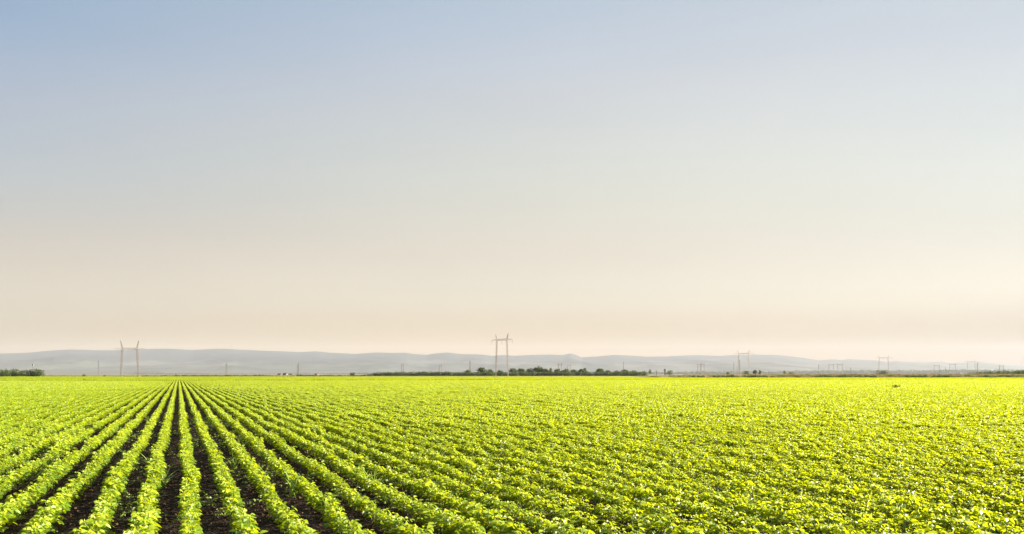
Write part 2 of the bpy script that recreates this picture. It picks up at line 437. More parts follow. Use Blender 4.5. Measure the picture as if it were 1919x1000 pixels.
for i in range(5):                      # kinds 14-18: two metres of row
    a = MB()
    for k in range(13): soy_plant(a, None, ox=(k - 6) * 0.155 + rnd.uniform(-.04, .04), oy=rnd.uniform(-.02, .02), h=rnd.uniform(.15, .22), r=rnd, lod=1, size=1.75, nn=5, spread=.065, sun_a=-1.965)
    lib_add("c_long_%02d" % i, a.mesh("soy_row_long", M['soy']))
for i in range(4):                      # kinds 19-22: loose 4 m patch of the far strip crop
    a = MB()
    for k in range(44): soy_plant(a, None, ox=rnd.uniform(-2, 2), oy=rnd.uniform(-1.2, 1.2), h=rnd.uniform(.2, .3), r=rnd, lod=1, size=3.4, nn=4, spread=.25)
    lib_add("d_patch_%02d" % i, a.mesh("strip_patch", M['soy']))
for i in range(4):                      # kinds 23-26: tuft of verge grass
    a = MB()
    for k in range(60):
        x, y = rnd.gauss(0, .5), rnd.gauss(0, .3); h = rnd.uniform(.15, .42)
        dx, dy = rnd.uniform(-.15, .15), rnd.uniform(-.15, .15)
        w = rnd.uniform(.02, .05); an = rnd.uniform(0, PI); cx_, cy_ = math.cos(an) * w, math.sin(an) * w
        a.face([(x - cx_, y - cy_, 0), (x + cx_, y + cy_, 0), (x + dx, y + dy, h)], rnd.random())
    lib_add("e_tuft_%02d" % i, a.mesh("tuft", M['verge']))
for i in range(4):                      # kinds 27-30: tuft of straw
    a = MB()
    for k in range(70):
        x, y = rnd.gauss(0, .7), rnd.gauss(0, .4); h = rnd.uniform(.15, .6)
        dx, dy = rnd.uniform(-.2, .2), rnd.uniform(-.2, .2)
        w = rnd.uniform(.02, .06); an = rnd.uniform(0, PI); cx_, cy_ = math.cos(an) * w, math.sin(an) * w
        a.face([(x - cx_, y - cy_, 0), (x + cx_, y + cy_, 0), (x + dx, y + dy, h)], rnd.random())
    lib_add("f_straw_%02d" % i, a.mesh("straw", M['straw']))
for i in range(4):                      # kinds 31-34: clod of soil
    a = MB()
    vs = []; n_ = 6
    for lv, (rr_, z_) in enumerate(((1.0, -.3), (.9, .35), (.35, .75))):
        for k in range(n_):
            an = k * 2 * PI / n_ + rnd.uniform(-.2, .2); q = rr_ * rnd.uniform(.75, 1.2)
            vs.append((math.cos(an) * q, math.sin(an) * q, z_ * rnd.uniform(.8, 1.2)))
    fs = [(l * n_ + k, l * n_ + (k + 1) % n_, (l + 1) * n_ + (k + 1) % n_, (l + 1) * n_ + k) for l in (0, 1) for k in range(n_)]
    fs.append(tuple(2 * n_ + k for k in range(n_)))
    a.quads(vs, fs)
    a.t = [rnd.uniform(.1, .75)] * len(a.t)
    lib_add("g_clod_%02d" % i, a.mesh("clod", M['clod']))
for i in range(3):                      # kinds 35-37: seedling weed between the rows
    a = MB()
    soy_plant(a, None, h=.08, r=rnd, size=.55, nn=5, spread=.07)
    lib_add("h_weed_%02d" % i, a.mesh("seedling", M['grassweed']))

def scatter(name, pts, label, cat):
    """pts: (x, y, z, rot, scale, kind); ONE object that places the library pieces"""
    P = np.array(pts, dtype=np.float32)
    me = bpy.data.meshes.new(name); me.vertices.add(len(P))
    me.vertices.foreach_set("co", P[:, :3].ravel())
    for an, ty, arr in (("rz", 'FLOAT', P[:, 3]), ("sc", 'FLOAT', P[:, 4]), ("kind", 'INT', P[:, 5].astype(np.int32))):
        me.attributes.new(an, ty, 'POINT').data.foreach_set("value", np.ascontiguousarray(arr))
    o = bpy.data.objects.new(name, me); COL.objects.link(o)
    ng = bpy.data.node_groups.new(name + "_nodes", 'GeometryNodeTree')
    ng.interface.new_socket("Geometry", in_out='INPUT', socket_type='NodeSocketGeometry')
    ng.interface.new_socket("Geometry", in_out='OUTPUT', socket_type='NodeSocketGeometry')
    n = ng.nodes; l = ng.links.new
    gi = n.new("NodeGroupInput"); go = n.new("NodeGroupOutput")
    ci = n.new("GeometryNodeCollectionInfo"); ci.inputs[0].default_value = lib
    ci.inputs['Separate Children'].default_value = True; ci.inputs['Reset Children'].default_value = True
    def na(nm, ty):
        q = n.new("GeometryNodeInputNamedAttribute"); q.data_type = ty; q.inputs[0].default_value = nm; return q
    rz, sc, kd = na("rz", 'FLOAT'), na("sc", 'FLOAT'), na("kind", 'INT')
    cx = n.new("ShaderNodeCombineXYZ"); l(rz.outputs[0], cx.inputs[2])
    ip = n.new("GeometryNodeInstanceOnPoints"); ip.inputs['Pick Instance'].default_value = True
    l(gi.outputs[0], ip.inputs['Points']); l(ci.outputs[0], ip.inputs['Instance'])
    l(kd.outputs[0], ip.inputs['Instance Index']); l(cx.outputs[0], ip.inputs['Rotation']); l(sc.outputs[0], ip.inputs['Scale'])
    l(ip.outputs[0], go.inputs[0])
    md = o.modifiers.new("place", 'NODES'); md.node_group = ng
    tag(o, label=label, cat=cat, kind='stuff')
    return o

ROW_A = math.atan((335 - CX) / F)               # rows run towards the vanishing point at x = 335
D = Vector((math.sin(ROW_A), math.cos(ROW_A))); Nn = Vector((D.y, -D.x))
SP, OFF = 0.5, 0.146
RZ = math.atan2(D.y, D.x)
def in_view(x, y, m=0.10, near=3.4):
    return y > near and abs(x) < y * (959.5 / F + m) + 3.0
near_c = []; crop = []
def put(s_, t_, kind):
    pass
def dens(x, y):
    return noise.noise(Vector((x * .35, y * .35, 0)))
kmin, kmax = int((-420) / SP), int(560 / SP)
for k in range(kmin, kmax):
    off = OFF + k * SP
    base = Nn * off
    wob = noise.noise(Vector((k * 3.7, 0, 5))) * .03
    s_ = -10.0 if abs(off) < 60 else 0.0
    # walk along the row
    smax = 330
    s_ = max(s_, -60)
    while s_ < smax:
        c = base + D * s_
        d = c.y
        if d > edge_depth(c.x) - 1.5: break
        step = 0.10 if d < 26 else (0.5 if d < 85 else 1.9)
        if d < 3.0 and s_ < 0: s_ += 0.4; continue
        if not in_view(c.x, c.y):
            s_ += step; continue
        w2 = noise.noise(Vector((s_ * .25, k * 5.1, 2))) * .06 + wob
        q = c + Nn * w2
        g = noise.noise(Vector((s_ * .5, k * 9.3, 7)))
        sc = 1.0 + 0.32 * g + rnd.uniform(-.10, .10)
        if d < 26:
            jx = rnd.uniform(-.03, .03); js = rnd.uniform(-.03, .03)
            x, y = q.x + Nn.x * jx + D.x * js, q.y + Nn.y * jx + D.y * js
            if g > -.72:
                near_c.append((x, y, rnd.uniform(-.6, .6), max(.6, sc) * rnd.uniform(.85, 1.12)))
        elif d < 85:
            crop.append((q.x, q.y, 0, RZ + rnd.uniform(-.04, .04), sc, 8 + rnd.randrange(6)))
        else:
            crop.append((q.x, q.y, 0, RZ, sc * 1.0, 14 + rnd.randrange(5)))
        s_ += step
# the 300 plants that show largest are things of their own
def shows(x, y):
    px = CX + F * x / y; py = HOR + F * (CAMZ - 0.12) / y
    return -8 < px < 1927 and py < 1006
near_c.sort(key=lambda q: q[1])
ind = [q for q in near_c if shows(q[0], q[1])][:300]
ids = set(id(q) for q in ind)
protos = []
GRP = "soybean plants at the near ends of the rows"
for i in range(8):
    r0 = empty("soybean_plant")
    fo = bpy.data.objects.new("foliage", NEAR[i][0]); COL.objects.link(fo); fo.parent = r0
    st = bpy.data.objects.new("stem", NEAR[i][1]); COL.objects.link(st); st.parent = r0
    protos.append(r0)
for i, q in enumerate(ind):
    o = protos[i] if i < 8 else copy_tree(protos[rnd.randrange(8)])
    o.location = (q[0], q[1], 0); o.rotation_euler = (0, 0, q[2]); o.scale = (q[3],) * 3
    tag(o, "bushy bright green soybean plant in the closest stretch of its row", "soybean plant", GRP)
for q in near_c:
    if id(q) not in ids:
        crop.append((q[0], q[1], 0, q[2], q[3], rnd.randrange(8)))
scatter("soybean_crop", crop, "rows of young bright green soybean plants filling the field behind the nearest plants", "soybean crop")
print("near", len(near_c), "crop", len(crop))

# clods and seedlings between the rows
pts = []
for i in range(26000):
    d = 6.0 + 22 * rnd.random() ** 1.3; x = rnd.uniform(-.7, .7) * d
    pts.append((x, d, 0.006, rnd.uniform(0, 6.28), 0.006 + 0.03 * rnd.random() ** 3.5, 31 + rnd.randrange(4)))
scatter("soil_clods", pts, "crumbly dark clods of soil lying between the rows", "soil clods")
pts = []
for i in range(2600):
    k = rnd.randrange(-10, 24); off = OFF + (k + .5) * SP + rnd.uniform(-.14, .14)
    c = Nn * off + D * rnd.uniform(5, 34)
    if noise.noise(Vector((c.x * .6, c.y * .6, 4))) < -.05 or c.y < 6: continue
    pts.append((c.x, c.y, 0, rnd.uniform(0, 6.28), rnd.uniform(.5, 1.3), 35 + rnd.randrange(3)))
scatter("seedling_weeds", pts, "tiny weed seedlings sprouting in the soil between the rows", "weeds")

# far strip crop, headland grass
pts = []
d = 205.0
while d < 800:
    stepx = 3.4; x0 = -d * .76
    x = x0
    while x < d * .76:
        e = edge_depth(x) + 9
        if d > e:
            lim = 368 if x > 75 else 525
            if d < lim: pts.append((x + rnd.uniform(-.8, .8), d + rnd.uniform(-.5, .5), 0.0, RZ + rnd.uniform(-.2, .2), rnd.uniform(.75, 1.05), 19 + rnd.randrange(4)))
        x += stepx
    d += 2.4 + (d - 205) * .012
scatter("far_crop_strip", pts, "narrow green crop strip beyond the end of the rows", "crop strip")
pts = []
x = -330.0
while x < 420:
    for _ in range(2):
        xx = x + rnd.uniform(-.6, .6)
        g = noise.noise(Vector((xx * .03, 0, 1)))
        if g > rnd.uniform(-.5, .5):
            pts.append((xx, edge_depth(xx) + rnd.uniform(1, 8), 0, rnd.uniform(0, 6.28), rnd.uniform(.7, 1.3) * (1 + g * .6), 23 + rnd.randrange(4)))
        if g < .2 and rnd.random() < .5:
            pts.append((xx, edge_depth(xx) + rnd.uniform(1, 8), 0, rnd.uniform(0, 6.28), rnd.uniform(.3, .6), 27 + rnd.randrange(4)))
    x += .8
scatter("headland_grass", pts, "thin line of rough grass between the row crop and the strip behind", "grass")

# ------------------------------------------------------------------ grassy bank on the right
def bank():
    prof_ = [(0, 0.0), (1.5, 0.25), (4, 0.85), (5.5, 1.0), (9, 0.98), (12, 0.5), (16, -0.02)]
    vs = []; xs = np.linspace(56, 900, 240)
    for x in xs:
        px = CX + F * x / 380
        hmax = np.interp(px, [1185, 1230, 1300, 1380, 1500, 1700, 1919, 3000], [0.0, 0.9, 1.5, 1.6, 1.75, 1.8, 1.8, 1.85])
        for i, (dy, f) in enumerate(prof_):
            j = noise.noise(Vector((x * .07, dy * .2, 3))) * .12 if 0 < i < 6 else 0
            vs.append((x, 376 + dy + x * .02 + noise.noise(Vector((x * .02, 0, 8))) * 1.0, -0.05 + hmax * f + j * hmax * .4))
    n_ = len(prof_); mb = MB()
    mb.quads(vs, [(a * n_ + b, (a + 1) * n_ + b, (a + 1) * n_ + b + 1, a * n_ + b + 1) for a in range(len(xs) - 1) for b in range(n_ - 1)])
    o = mb.build("grassy_bank", M['bank'], smooth=True); tag(o, kind='structure')
bank()
pts = []
for i in range(5200):
    x = rnd.uniform(57, 520); px = CX + F * x / 380
    hmax = float(np.interp(px, [1185, 1230, 1300, 1380, 1500, 1700, 1919, 3000], [0.0, 0.9, 1.5, 1.6, 1.75, 1.8, 1.8, 1.85]))
    dy = rnd.uniform(-2, 10.5)
    f = float(np.interp(dy, [0, 1.5, 4, 5.5, 9, 12], [0, .25, .85, 1, .98, .5]))
    low = dy < 4.2
    g = noise.noise(Vector((x * .06, 0, 12)))
    kind = (23 if (rnd.random() < (.75 if g > -.1 else .35)) else 27) if low else (27 if rnd.random() < .93 else 23)
    pts.append((x, 376 + dy + x * .02, -0.05 + hmax * f - .05, rnd.uniform(0, 6.28), rnd.uniform(.5, 1.1) * (1.25 if kind == 23 else .75), kind + rnd.randrange(4)))
scatter("bank_grass", pts, "dry straw coloured grass growing over the low bank", "dry grass")

# ------------------------------------------------------------------ trees
def crown_mb(r, kind, n=520, q=0.55):
    """crown of a tree 10 m tall"""
    mb = MB(); lobes = []
    if kind == 'round':
        for _ in range(9):
            a = r.uniform(0, 6.28); d = r.uniform(0, 2.3)
            lobes.append((math.cos(a) * d, math.sin(a) * d, r.uniform(4.2, 7.9), r.uniform(1.4, 2.3)))
        lobes.append((0, 0, 8.0, 1.9)); lobes.append((0, 0, 5.6, 2.9))
    elif kind == 'tall':
        for i in range(8):
            z = 2.6 + i * .9; lobes.append((r.uniform(-.8, .8), r.uniform(-.8, .8), z, (1.9 if i < 5 else 1.3) * r.uniform(.85, 1.15)))
    else:   # bush
        for _ in range(10):
            a = r.uniform(0, 6.28); d = r.uniform(0, 4.6)
            lobes.append((math.cos(a) * d, math.sin(a) * d, r.uniform(2.2, 7.0) - d * .35, r.uniform(1.9, 2.9)))
        for _ in range(5):
            a = r.uniform(0, 6.28); lobes.append((math.cos(a) * 3.2, math.sin(a) * 3.2, 1.8, 2.2))
        lobes.append((0, 0, 4.2, 3.6))
    tot = sum(l[3] ** 2 for l in lobes)
    for (x, y, z, rr) in lobes:
        tl = r.uniform(.15, .85)
        for _ in range(int(n * rr * rr / tot)):
            v = Vector((r.gauss(0, 1), r.gauss(0, 1), r.gauss(0, 1))).normalized()
            p = Vector((x, y, z)) + v * rr * r.uniform(.62, 1.08)
            if p.z < .25: p.z = .25 + r.random() * .3
            nn_ = (v + Vector((r.gauss(0, .5), r.gauss(0, .5), r.gauss(0, .5)))).normalized()
            u = nn_.orthogonal().normalized(); w = nn_.cross(u)
            an = r.uniform(0, PI); u, w = u * math.cos(an) + w * math.sin(an), w * math.cos(an) - u * math.sin(an)
            k = q * r.uniform(.6, 1.35)
            mb.face([p - u * k, p - w * k * .6, p + u * k, p + w * k * .6], min(1, max(0, tl + r.uniform(-.25, .25))))
    return mb
def trunk_mb(r, kind):
    mb = MB()
    h = 4.6 if kind != 'bush' else 2.6
    mb.bar((0, 0, -.1), (.1, .05, h), .26, .15, 7)
    for _ in range(4):
        a = r.uniform(0, 6.28); b = (math.cos(a) * 1.7, math.sin(a) * 1.7, h + r.uniform(.8, 2.2))
        mb.bar((.08, .04, h * r.uniform(.6, .95)), b, .11, .04, 5)
    return mb
TP = {}
for kd in ('round', 'tall', 'bush'):
    TP[kd] = [(crown_mb(rnd, kd).mesh("crown", M['tree']), trunk_mb(rnd, kd).mesh("trunk", M['bark'])) for _ in range(4)]
def tree(px, ytop, depth, kind, label, group=None, name="tree", wide=1.0, cat="tree", base=0.0):
    h = hz(ytop, depth) - base
    sc_z = max(.5, h) / (9.6 if kind != 'bush' else 8.0)
    r0 = empty(name, (gx(px, depth), depth, base), rnd.uniform(0, 6.28))
    r0.scale = (sc_z * wide, sc_z * wide, sc_z)
    cm, tm = TP[kind][rnd.randrange(4)]
    for nm, me_ in (("crown", cm), ("trunk", tm)):
        o = bpy.data.objects.new(nm, me_); COL.objects.link(o); o.parent = r0
    tag(r0, label, cat, group)
    return r0
G1 = "trees of the grove at the left edge"
grove = [(-34,691.5),(-20,691),(-6,691.5),(5,692),(14,692.5),(23,691),(32,690.8),(41,693.5),(49,692.3),(57,691),(65,690.8),(73,692.2)]
for i, (px, y) in enumerate(grove):
    lb = "broad green tree in the dense grove at the left edge of the field"
    g = G1
    if px == 73: lb, g = "rounded olive tree ending the left grove on its right side", None
    if px == 41: lb, g = "lowest tree of the left grove, in the dip of its outline", None
    tree(px + rnd.uniform(-1, 1), y, 640 + rnd.uniform(-8, 8), 'bush', lb, g, wide=1.25, name="broad_tree")
G2 = "low trees forming the long hedge line"
x = 684.0
while x < 1213:
    y = np.interp(x, [684, 700, 712, 780, 800, 880, 940, 1000, 1080, 1130, 1180, 1213], [701.5, 699, 697, 696.4, 696.0, 696.8, 696, 695.8, 696.0, 696, 695.0, 696.5])
    lb = "low bushy dark green tree in the long hedge line across the far field edge"
    g = G2
    tree(x, y + rnd.uniform(-.5, .6), 840 + rnd.uniform(-6, 6), 'bush', lb, g, name="hedge_tree", wide=rnd.uniform(1.3, 1.7))
    x += rnd.uniform(4.5, 6.5)
tall = [(877,693,'round',"small pale round tree above the hedge line, under the thin tower left of centre"),
 (903,688.3,'round',"broad flat topped tree of the hedge line, two trees left of the central pylon"),
 (919,691.3,'round',"dark round tree just left of the central pylon"),
 (936,693.5,'round',"low pale tree between the two legs of the central pylon"),
 (962,689.8,'round',"round tree touching the right leg of the central pylon"),
 (976,690,'round',"pale round tree, second right of the central pylon"),
 (993,690,'round',"broad olive tree, third right of the central pylon"),
 (1010,686.2,'round',"tallest tree of the hedge line, right of the central pylon"),
 (1022,690.3,'round',"green tree leaning on the right of the tallest hedge tree"),
 (1032,690,'tall',"slender tree with a pointed top right of the tallest hedge tree"),
 (1045,690.4,'round',"flat topped dark tree under the pair of small distant pylons"),
 (1060,690.8,'round',"rounded tree under the right hand pylon of the distant pair"),
 (1076,692,'round',"pale round tree with a gap of sky on its right, above the hedge"),
 (1090,691.3,'round',"small dark tree of a close pair standing over the hedge right of centre"),
 (1096,690,'tall',"pale slim tree of a close pair standing over the hedge right of centre"),
 (1124,689.8,'round',"lone dark domed tree rising over the right half of the hedge line"),
 (1139,693.2,'round',"low pale tree right of the lone dark domed tree"),
 (1156,693.8,'round',"low tree midway between the lone domed tree and the thin tower"),
 (1170,692,'round',"domed tree below the thin lattice tower right of centre"),
 (1188,693.6,'round',"pale tree near the right end of the hedge line"),
 (1207,695.5,'round',"dark green tree closing the right end of the hedge line")]
for px, y, kd, lb in tall:
    tree(px, y, 862 + rnd.uniform(-6, 6), kd, lb, name="round_tree" if kd == 'round' else "slender_tree", wide=2.05 if kd == 'round' else 1.35)
tree(923, 700.6, 800, 'bush', "small dark bush at the foot of the central pylon, left of its leg", name="bush", cat="bush")
tree(967, 697.6, 800, 'bush', "dark dense bush in front of the hedge right of the central pylon", name="bush", cat="bush", wide=1.2)
tree(1074, 699.5, 800, 'tall', "small light green sapling in front of the hedge", name="sapling", cat="sapling", wide=1.5)
tree(158, 701.0, 660, 'bush', "rounded dark bush on the horizon between the left grove and the lone thin tower", name="bush", cat="bush", wide=1.5)
tree(196.5, 702.0, 660, 'bush', "small dark bush just left of the largest pylon", name="bush", cat="bush", wide=1.3)
tree(330, 700.5, 700, 'tall', "tiny dark bush where the crop rows converge", name="bush", cat="bush", wide=1.2)
tree(487, 701.0, 700, 'bush', "green bush at the right end of the low scrub beyond the rows", name="bush", cat="bush")
G3 = "low scrub bushes along the left horizon"
for a, b, yy in ((84, 150, 703.6), (205, 262, 703.8), (268, 330, 703.0), (335, 510, 702.3), (512, 556, 703.2), (558, 592, 701.6), (596, 660, 702.4), (662, 684, 702.2)):
    x = a
    while x < b:
        tree(x, yy + rnd.uniform(-.5, .5), 700 + rnd.uniform(-15, 15), 'bush', "low dark scrub bush on the left horizon, a mere sliver above the crop", G3, name="scrub_bush", cat="bush", wide=rnd.uniform(2.0, 3.2))
        x += rnd.uniform(5, 7)
tree(1218, 692, 1700, 'round', "hazy grey green tree just right of the hedge line's end", name="hazy_tree")
tree(1255, 693.5, 1700, 'bush', "hazy domed bush beside the distant water tower", name="hazy_bush", cat="bush", wide=1.3)
tree(1365, 697, 560, 'bush', "yellow green bush behind the bank, left of the third large pylon", name="bush", cat="bush")
tree(1400, 694.6, 700, 'bush', "light green bush at the right foot of the third large pylon", name="bush", cat="bush", wide=1.2)
tree(1415.5, 693, 1100, 'round', "dark round tree standing alone right of the third large pylon", name="round_tree", wide=1.5)
tree(1424, 693.6, 1100, 'tall', "narrow dark tree touching the lone round tree", name="slender_tree", wide=1.3)
tree(1470, 694, 1500, 'round', "small hazy tree left of the dark mound shaped bush on the right", name="hazy_tree", wide=.9)
tree(1484, 695.3, 1100, 'bush', "dark mound shaped bush alone on the right horizon", name="bush", cat="bush", wide=1.3)
tree(1657, 693.2, 1500, 'bush', "grey domed trees behind the legs of the fourth large pylon", name="hazy_bush", cat="bush", wide=2.4)
G4 = "dark trees behind the bank at the right edge"
x = 1818.0
while x < 2010:
    y = np.interp(x, [1818, 1835, 1860, 1890, 1919, 2010], [697.6, 695.6, 694.8, 695, 693.2, 692.5])
    tree(x, y + rnd.uniform(-.6, .5), 620 + rnd.uniform(-10, 10), 'bush', "dark green tree in the row behind the bank at the right edge", G4, name="row_tree", wide=1.2)
    x += rnd.uniform(6, 9)
G5 = "low dark bushes along the foot of the bank"
for a, b in ((1300, 1320), (1338, 1378), (1402, 1440), (1530, 1560), (1574, 1600), (1604, 1642), (1700, 1738), (1752, 1782), (1850, 1862)):
    x = a
    while x < b:
        tree(x, 702.6 + rnd.uniform(-.7, .6), 374.5, 'bush', "low dark bush in the ditch at the foot of the straw coloured bank", G5, name="ditch_bush", cat="bush", wide=1.5)
        x += rnd.uniform(7, 10)
# distant woodland
mb = MB()
tmp = [crown_mb(rnd, 'round', 70, 1.5), crown_mb(rnd, 'round', 70, 1.5), crown_mb(rnd, 'bush', 70, 1.6)]
for rowd in (7900, 8250, 8550):
    px = 240.0
    while px < 2250:
        y = np.interp(px, [240, 270, 345, 420, 520, 620, 700, 1215, 1260, 1290, 1340, 1380, 1440, 1520, 1580, 1640, 1700, 1800, 1919, 2250], [701, 699.2, 699.0, 700.5, 701, 699.6, 698, 697, 697.5, 695.6, 695.8, 695, 696, 694.2, 693.8, 693.5, 694, 692.6, 693.2, 693])
        h = max(2.5, hz(y + rnd.uniform(-.9, .7), rowd)); sc_ = h / 9.6
        src = tmp[rnd.randrange(3)]; x0 = gx(px, rowd); wd_ = max(sc_, 2.2) * 1.4
        a = rnd.uniform(0, 6.28); ca, sa = math.cos(a), math.sin(a)
        b0 = len(mb.v)
        mb.v.extend([(x0 + (vx * ca - vy * sa) * wd_, rowd + (vx * sa + vy * ca) * wd_, vz * sc_) for vx, vy, vz in src.v])
        mb.f.extend([tuple(i + b0 for i in f) for f in src.f]); mb.t.extend(src.t)
        px += rnd.uniform(2.5, 5)
o = mb.build("distant_woodland", M['tree']); tag(o, "hazy grey strip of distant woodland below the hills", "woodland", kind='stuff')

# ------------------------------------------------------------------ pylons
def lattice(mb, a, b, w0, w1, rc, rb, panels):
    a = Vector(a); b = Vector(b)
    rings = []
    for i in range(panels + 1):
        t = i / panels; c = a.lerp(b, t); w = (w0 + (w1 - w0) * t) / 2
        if abs((b - a).normalized().z) > .7: u, v = Vector((1, 0, 0)), Vector((0, 1, 0))
        else: u, v = Vector((0, 1, 0)), Vector((0, 0, 1))
        rings.append([c + u * w + v * w, c - u * w + v * w, c - u * w - v * w, c + u * w - v * w])
    for k in range(4): mb.bar(rings[0][k], rings[-1][k], rc, rc, 4)
    for i in range(panels):
        for k in range(4):
            k2 = (k + 1) % 4
            if i % 2: mb.bar(rings[i][k], rings[i + 1][k2], rb, rb, 3)
            else: mb.bar(rings[i][k2], rings[i + 1][k], rb, rb, 3)
            mb.bar(rings[i + 1][k], rings[i + 1][k2], rb, rb, 3)
def make_pylon(beam_h=23.6, half=5.4, base_half=6.6, arm=10.9, horn=3.6, w_top=.75, w_base=.6, rc=.075, rb=.035, ins=True):
    r0 = empty("pylon")
    for s_ in (-1, 1):
        m_ = MB(); lattice(m_, (s_ * base_half, 0, .35), (s_ * half, 0, beam_h - .5), w_base, w_top, rc, rb, 14)
        lg = m_.build("leg", M['steel'], r0)
        m_ = MB(); m_.box(s_ * base_half - .9, s_ * base_half + .9, -.9, .9, -.2, .35); m_.build("footing", M['concrete'], lg)
    m_ = MB(); lattice(m_, (-half - .3, 0, beam_h), (half + .3, 0, beam_h), .95, .95, rc * .9, rb, 12)
    for s_ in (-1, 1):
        for e in (-.45, .45):
            m_.bar((s_ * (half + .3), e, beam_h + .45), (s_ * arm, 0, beam_h + .1), rc * .8, rc * .7, 4)
            m_.bar((s_ * (half + .3), e, beam_h - .45), (s_ * arm, 0, beam_h), rc * .8, rc * .7, 4)
        for q in (.25, .5, .75):
            xx = s_ * (half + .3 + (arm - half) * q); z_ = .45 * (1 - q)
            m_.bar((xx, 0, beam_h - z_), (xx, 0, beam_h + z_ + .1), rb, rb, 3)
    m_.build("crossbeam", M['steel'], r0)
    for s_ in (-1, 1):
        m_ = MB(); lattice(m_, (s_ * half, 0, beam_h + .4), (s_ * (half + 1.3), 0, beam_h + horn), w_top * .8, .18, rc * .8, rb, 5)
        m_.build("earth_wire_peak", M['steel'], r0)
    if ins:
        for x_ in (-arm, 0, arm):
            m_ = MB(); z0 = beam_h - (0 if x_ else .5)
            m_.bar((x_, 0, z0), (x_, 0, z0 - 2.7), .04, .04, 5)
            for k in range(11):
                zz = z0 - .35 - k * .2; m_.bar((x_, 0, zz), (x_, 0, zz - .07), .15, .15, 8)
            m_.build("insulator", M['glass_ins'], r0)
    return r0
GP = "large portal pylons crossing the plain"
p1 = make_pylon(beam_h=21.0, half=5.3, base_half=6.4, horn=6.0, w_top=1.1, w_base=.75, rc=.095, rb=.045, ins=False)
p1.location = (gx(243, 600), 600, 0); p1.rotation_euler = (0, 0, R(4))
tag(p1, "stout steel portal pylon with thick legs and long raised peaks at the left", "pylon", GP)
pm = make_pylon()
big = [(940.5, 506, -53, "tallest looking slim portal pylon at the centre of the horizon"),
       (1393.5, 843, -40, "slim portal pylon with a thin mast behind its left leg"),
       (1656, 1065, -40, "slim portal pylon above the grey domed trees, second of the large ones from the right"),
       (1820, 1396, -37, "slim portal pylon farthest to the right of the large ones")]
for i, (px, z_, a, lb) in enumerate(big):
    o = pm if i == 0 else copy_tree(pm)
    o.location = (gx(px, z_), z_, 0); o.rotation_euler = (0, 0, R(a)); tag(o, lb, "pylon", GP)
fm = make_pylon(w_top=1.1, w_base=1.0, rc=.13, rb=.08, ins=False)
far = [(424.2, 680, 4.6, "small distant portal pylon with a boxed top near the far left of the plain"),
       (754, 681, 4.2, "small distant portal pylon over the left part of the hedge line"),
       (825.5, 682.5, 4.6, "small distant portal pylon behind the hedge, second left of the central pylon"),
       (1049.2, 679.5, 5.4, "taller left one of the two distant pylons behind the hedge right of centre"),
       (1066.5, 682.5, 5.0, "shorter right one of the two distant pylons behind the hedge right of centre"),
       (1311, 679.5, 5.0, "left pylon of the overlapping distant pair with three visible legs"),
       (1316, 679.5, 5.0, "right pylon of the overlapping distant pair with three visible legs"),
       (1558, 680.5, 6.0, "left pylon of the distant pair between the third and fourth large pylons"),
       (1573.7, 680, 6.6, "right pylon of the distant pair between the third and fourth large pylons"),
       (1755.5, 682, 7.0, "small distant portal pylon halfway between the fourth and last large pylons"),
       (1785, 680, 7.6, "small distant portal pylon nearest on the left of the last large pylon"),
       (1877, 683.5, 8.0, "faintest portal pylon, standing over the dark trees at the right edge")]
GF = "small distant portal pylons"
for i, (px, yt, wpx, lb) in enumerate(far):
    z_ = (27.2 - CAMZ) * F / (701 - yt)
    o = fm if i == 0 else copy_tree(fm)
    c = min(1, wpx * z_ / F / 11.2)
    o.location = (gx(px, z_), z_, 0); o.rotation_euler = (0, 0, -math.acos(c)); tag(o, lb, "pylon", GF)
# slim single lattice towers
def make_tower():
    r0 = empty("lattice_tower")
    m_ = MB(); lattice(m_, (0, 0, 0), (0, 0, 26), 2.0, .8, .16, .10, 14); m_.build("tower_body", M['steel_dark'], r0)
    for z_, w_ in ((20.5, 1.6), (23.5, 1.2)):
        m_ = MB(); m_.bar((-w_, 0, z_), (w_, 0, z_), .13, .13, 4); m_.bar((-w_, 0, z_), (0, 0, z_ + .8), .08, .08, 4); m_.bar((w_, 0, z_), (0, 0, z_ + .8), .08, .08, 4)
        m_.build("cross_arm", M['steel_dark'], r0)
    m_ = MB(); m_.bar((0, 0, 26), (0, 0, 28.5), .09, .05, 5); m_.build("spike", M['steel_dark'], r0)
    return r0
tm_ = make_tower()
tw = [(184.5, 673, "slim lattice tower alone between the left grove and the largest pylon"),
      (880.8, 674, "slim lattice tower behind the hedge, left of the central pylon"),
      (1168.5, 675.5, "slim lattice tower behind the hedge near its right end"),
      (1375.2, 677.5, "slim lattice tower just left of the third large pylon"),
      (1386.3, 671.5, "thin tower standing right behind the left leg of the third large pylon"),
      (1534.5, 681.5, "slim tower left of the distant pair of portal pylons on the right"),
      (1772, 686, "shortest faint tower between two small distant pylons at the right"),
      (1832, 677, "slim tower directly right of the last large pylon")]
for i, (px, yt, lb) in enumerate(tw):
    z_ = (28.5 - CAMZ) * F / (701 - yt)
    o = tm_ if i == 0 else copy_tree(tm_)
    o.location = (gx(px, z_), z_, 0); o.rotation_euler = (0, 0, R(rnd.uniform(20, 70))); tag(o, lb, "lattice tower", "slim lattice towers on the plain")
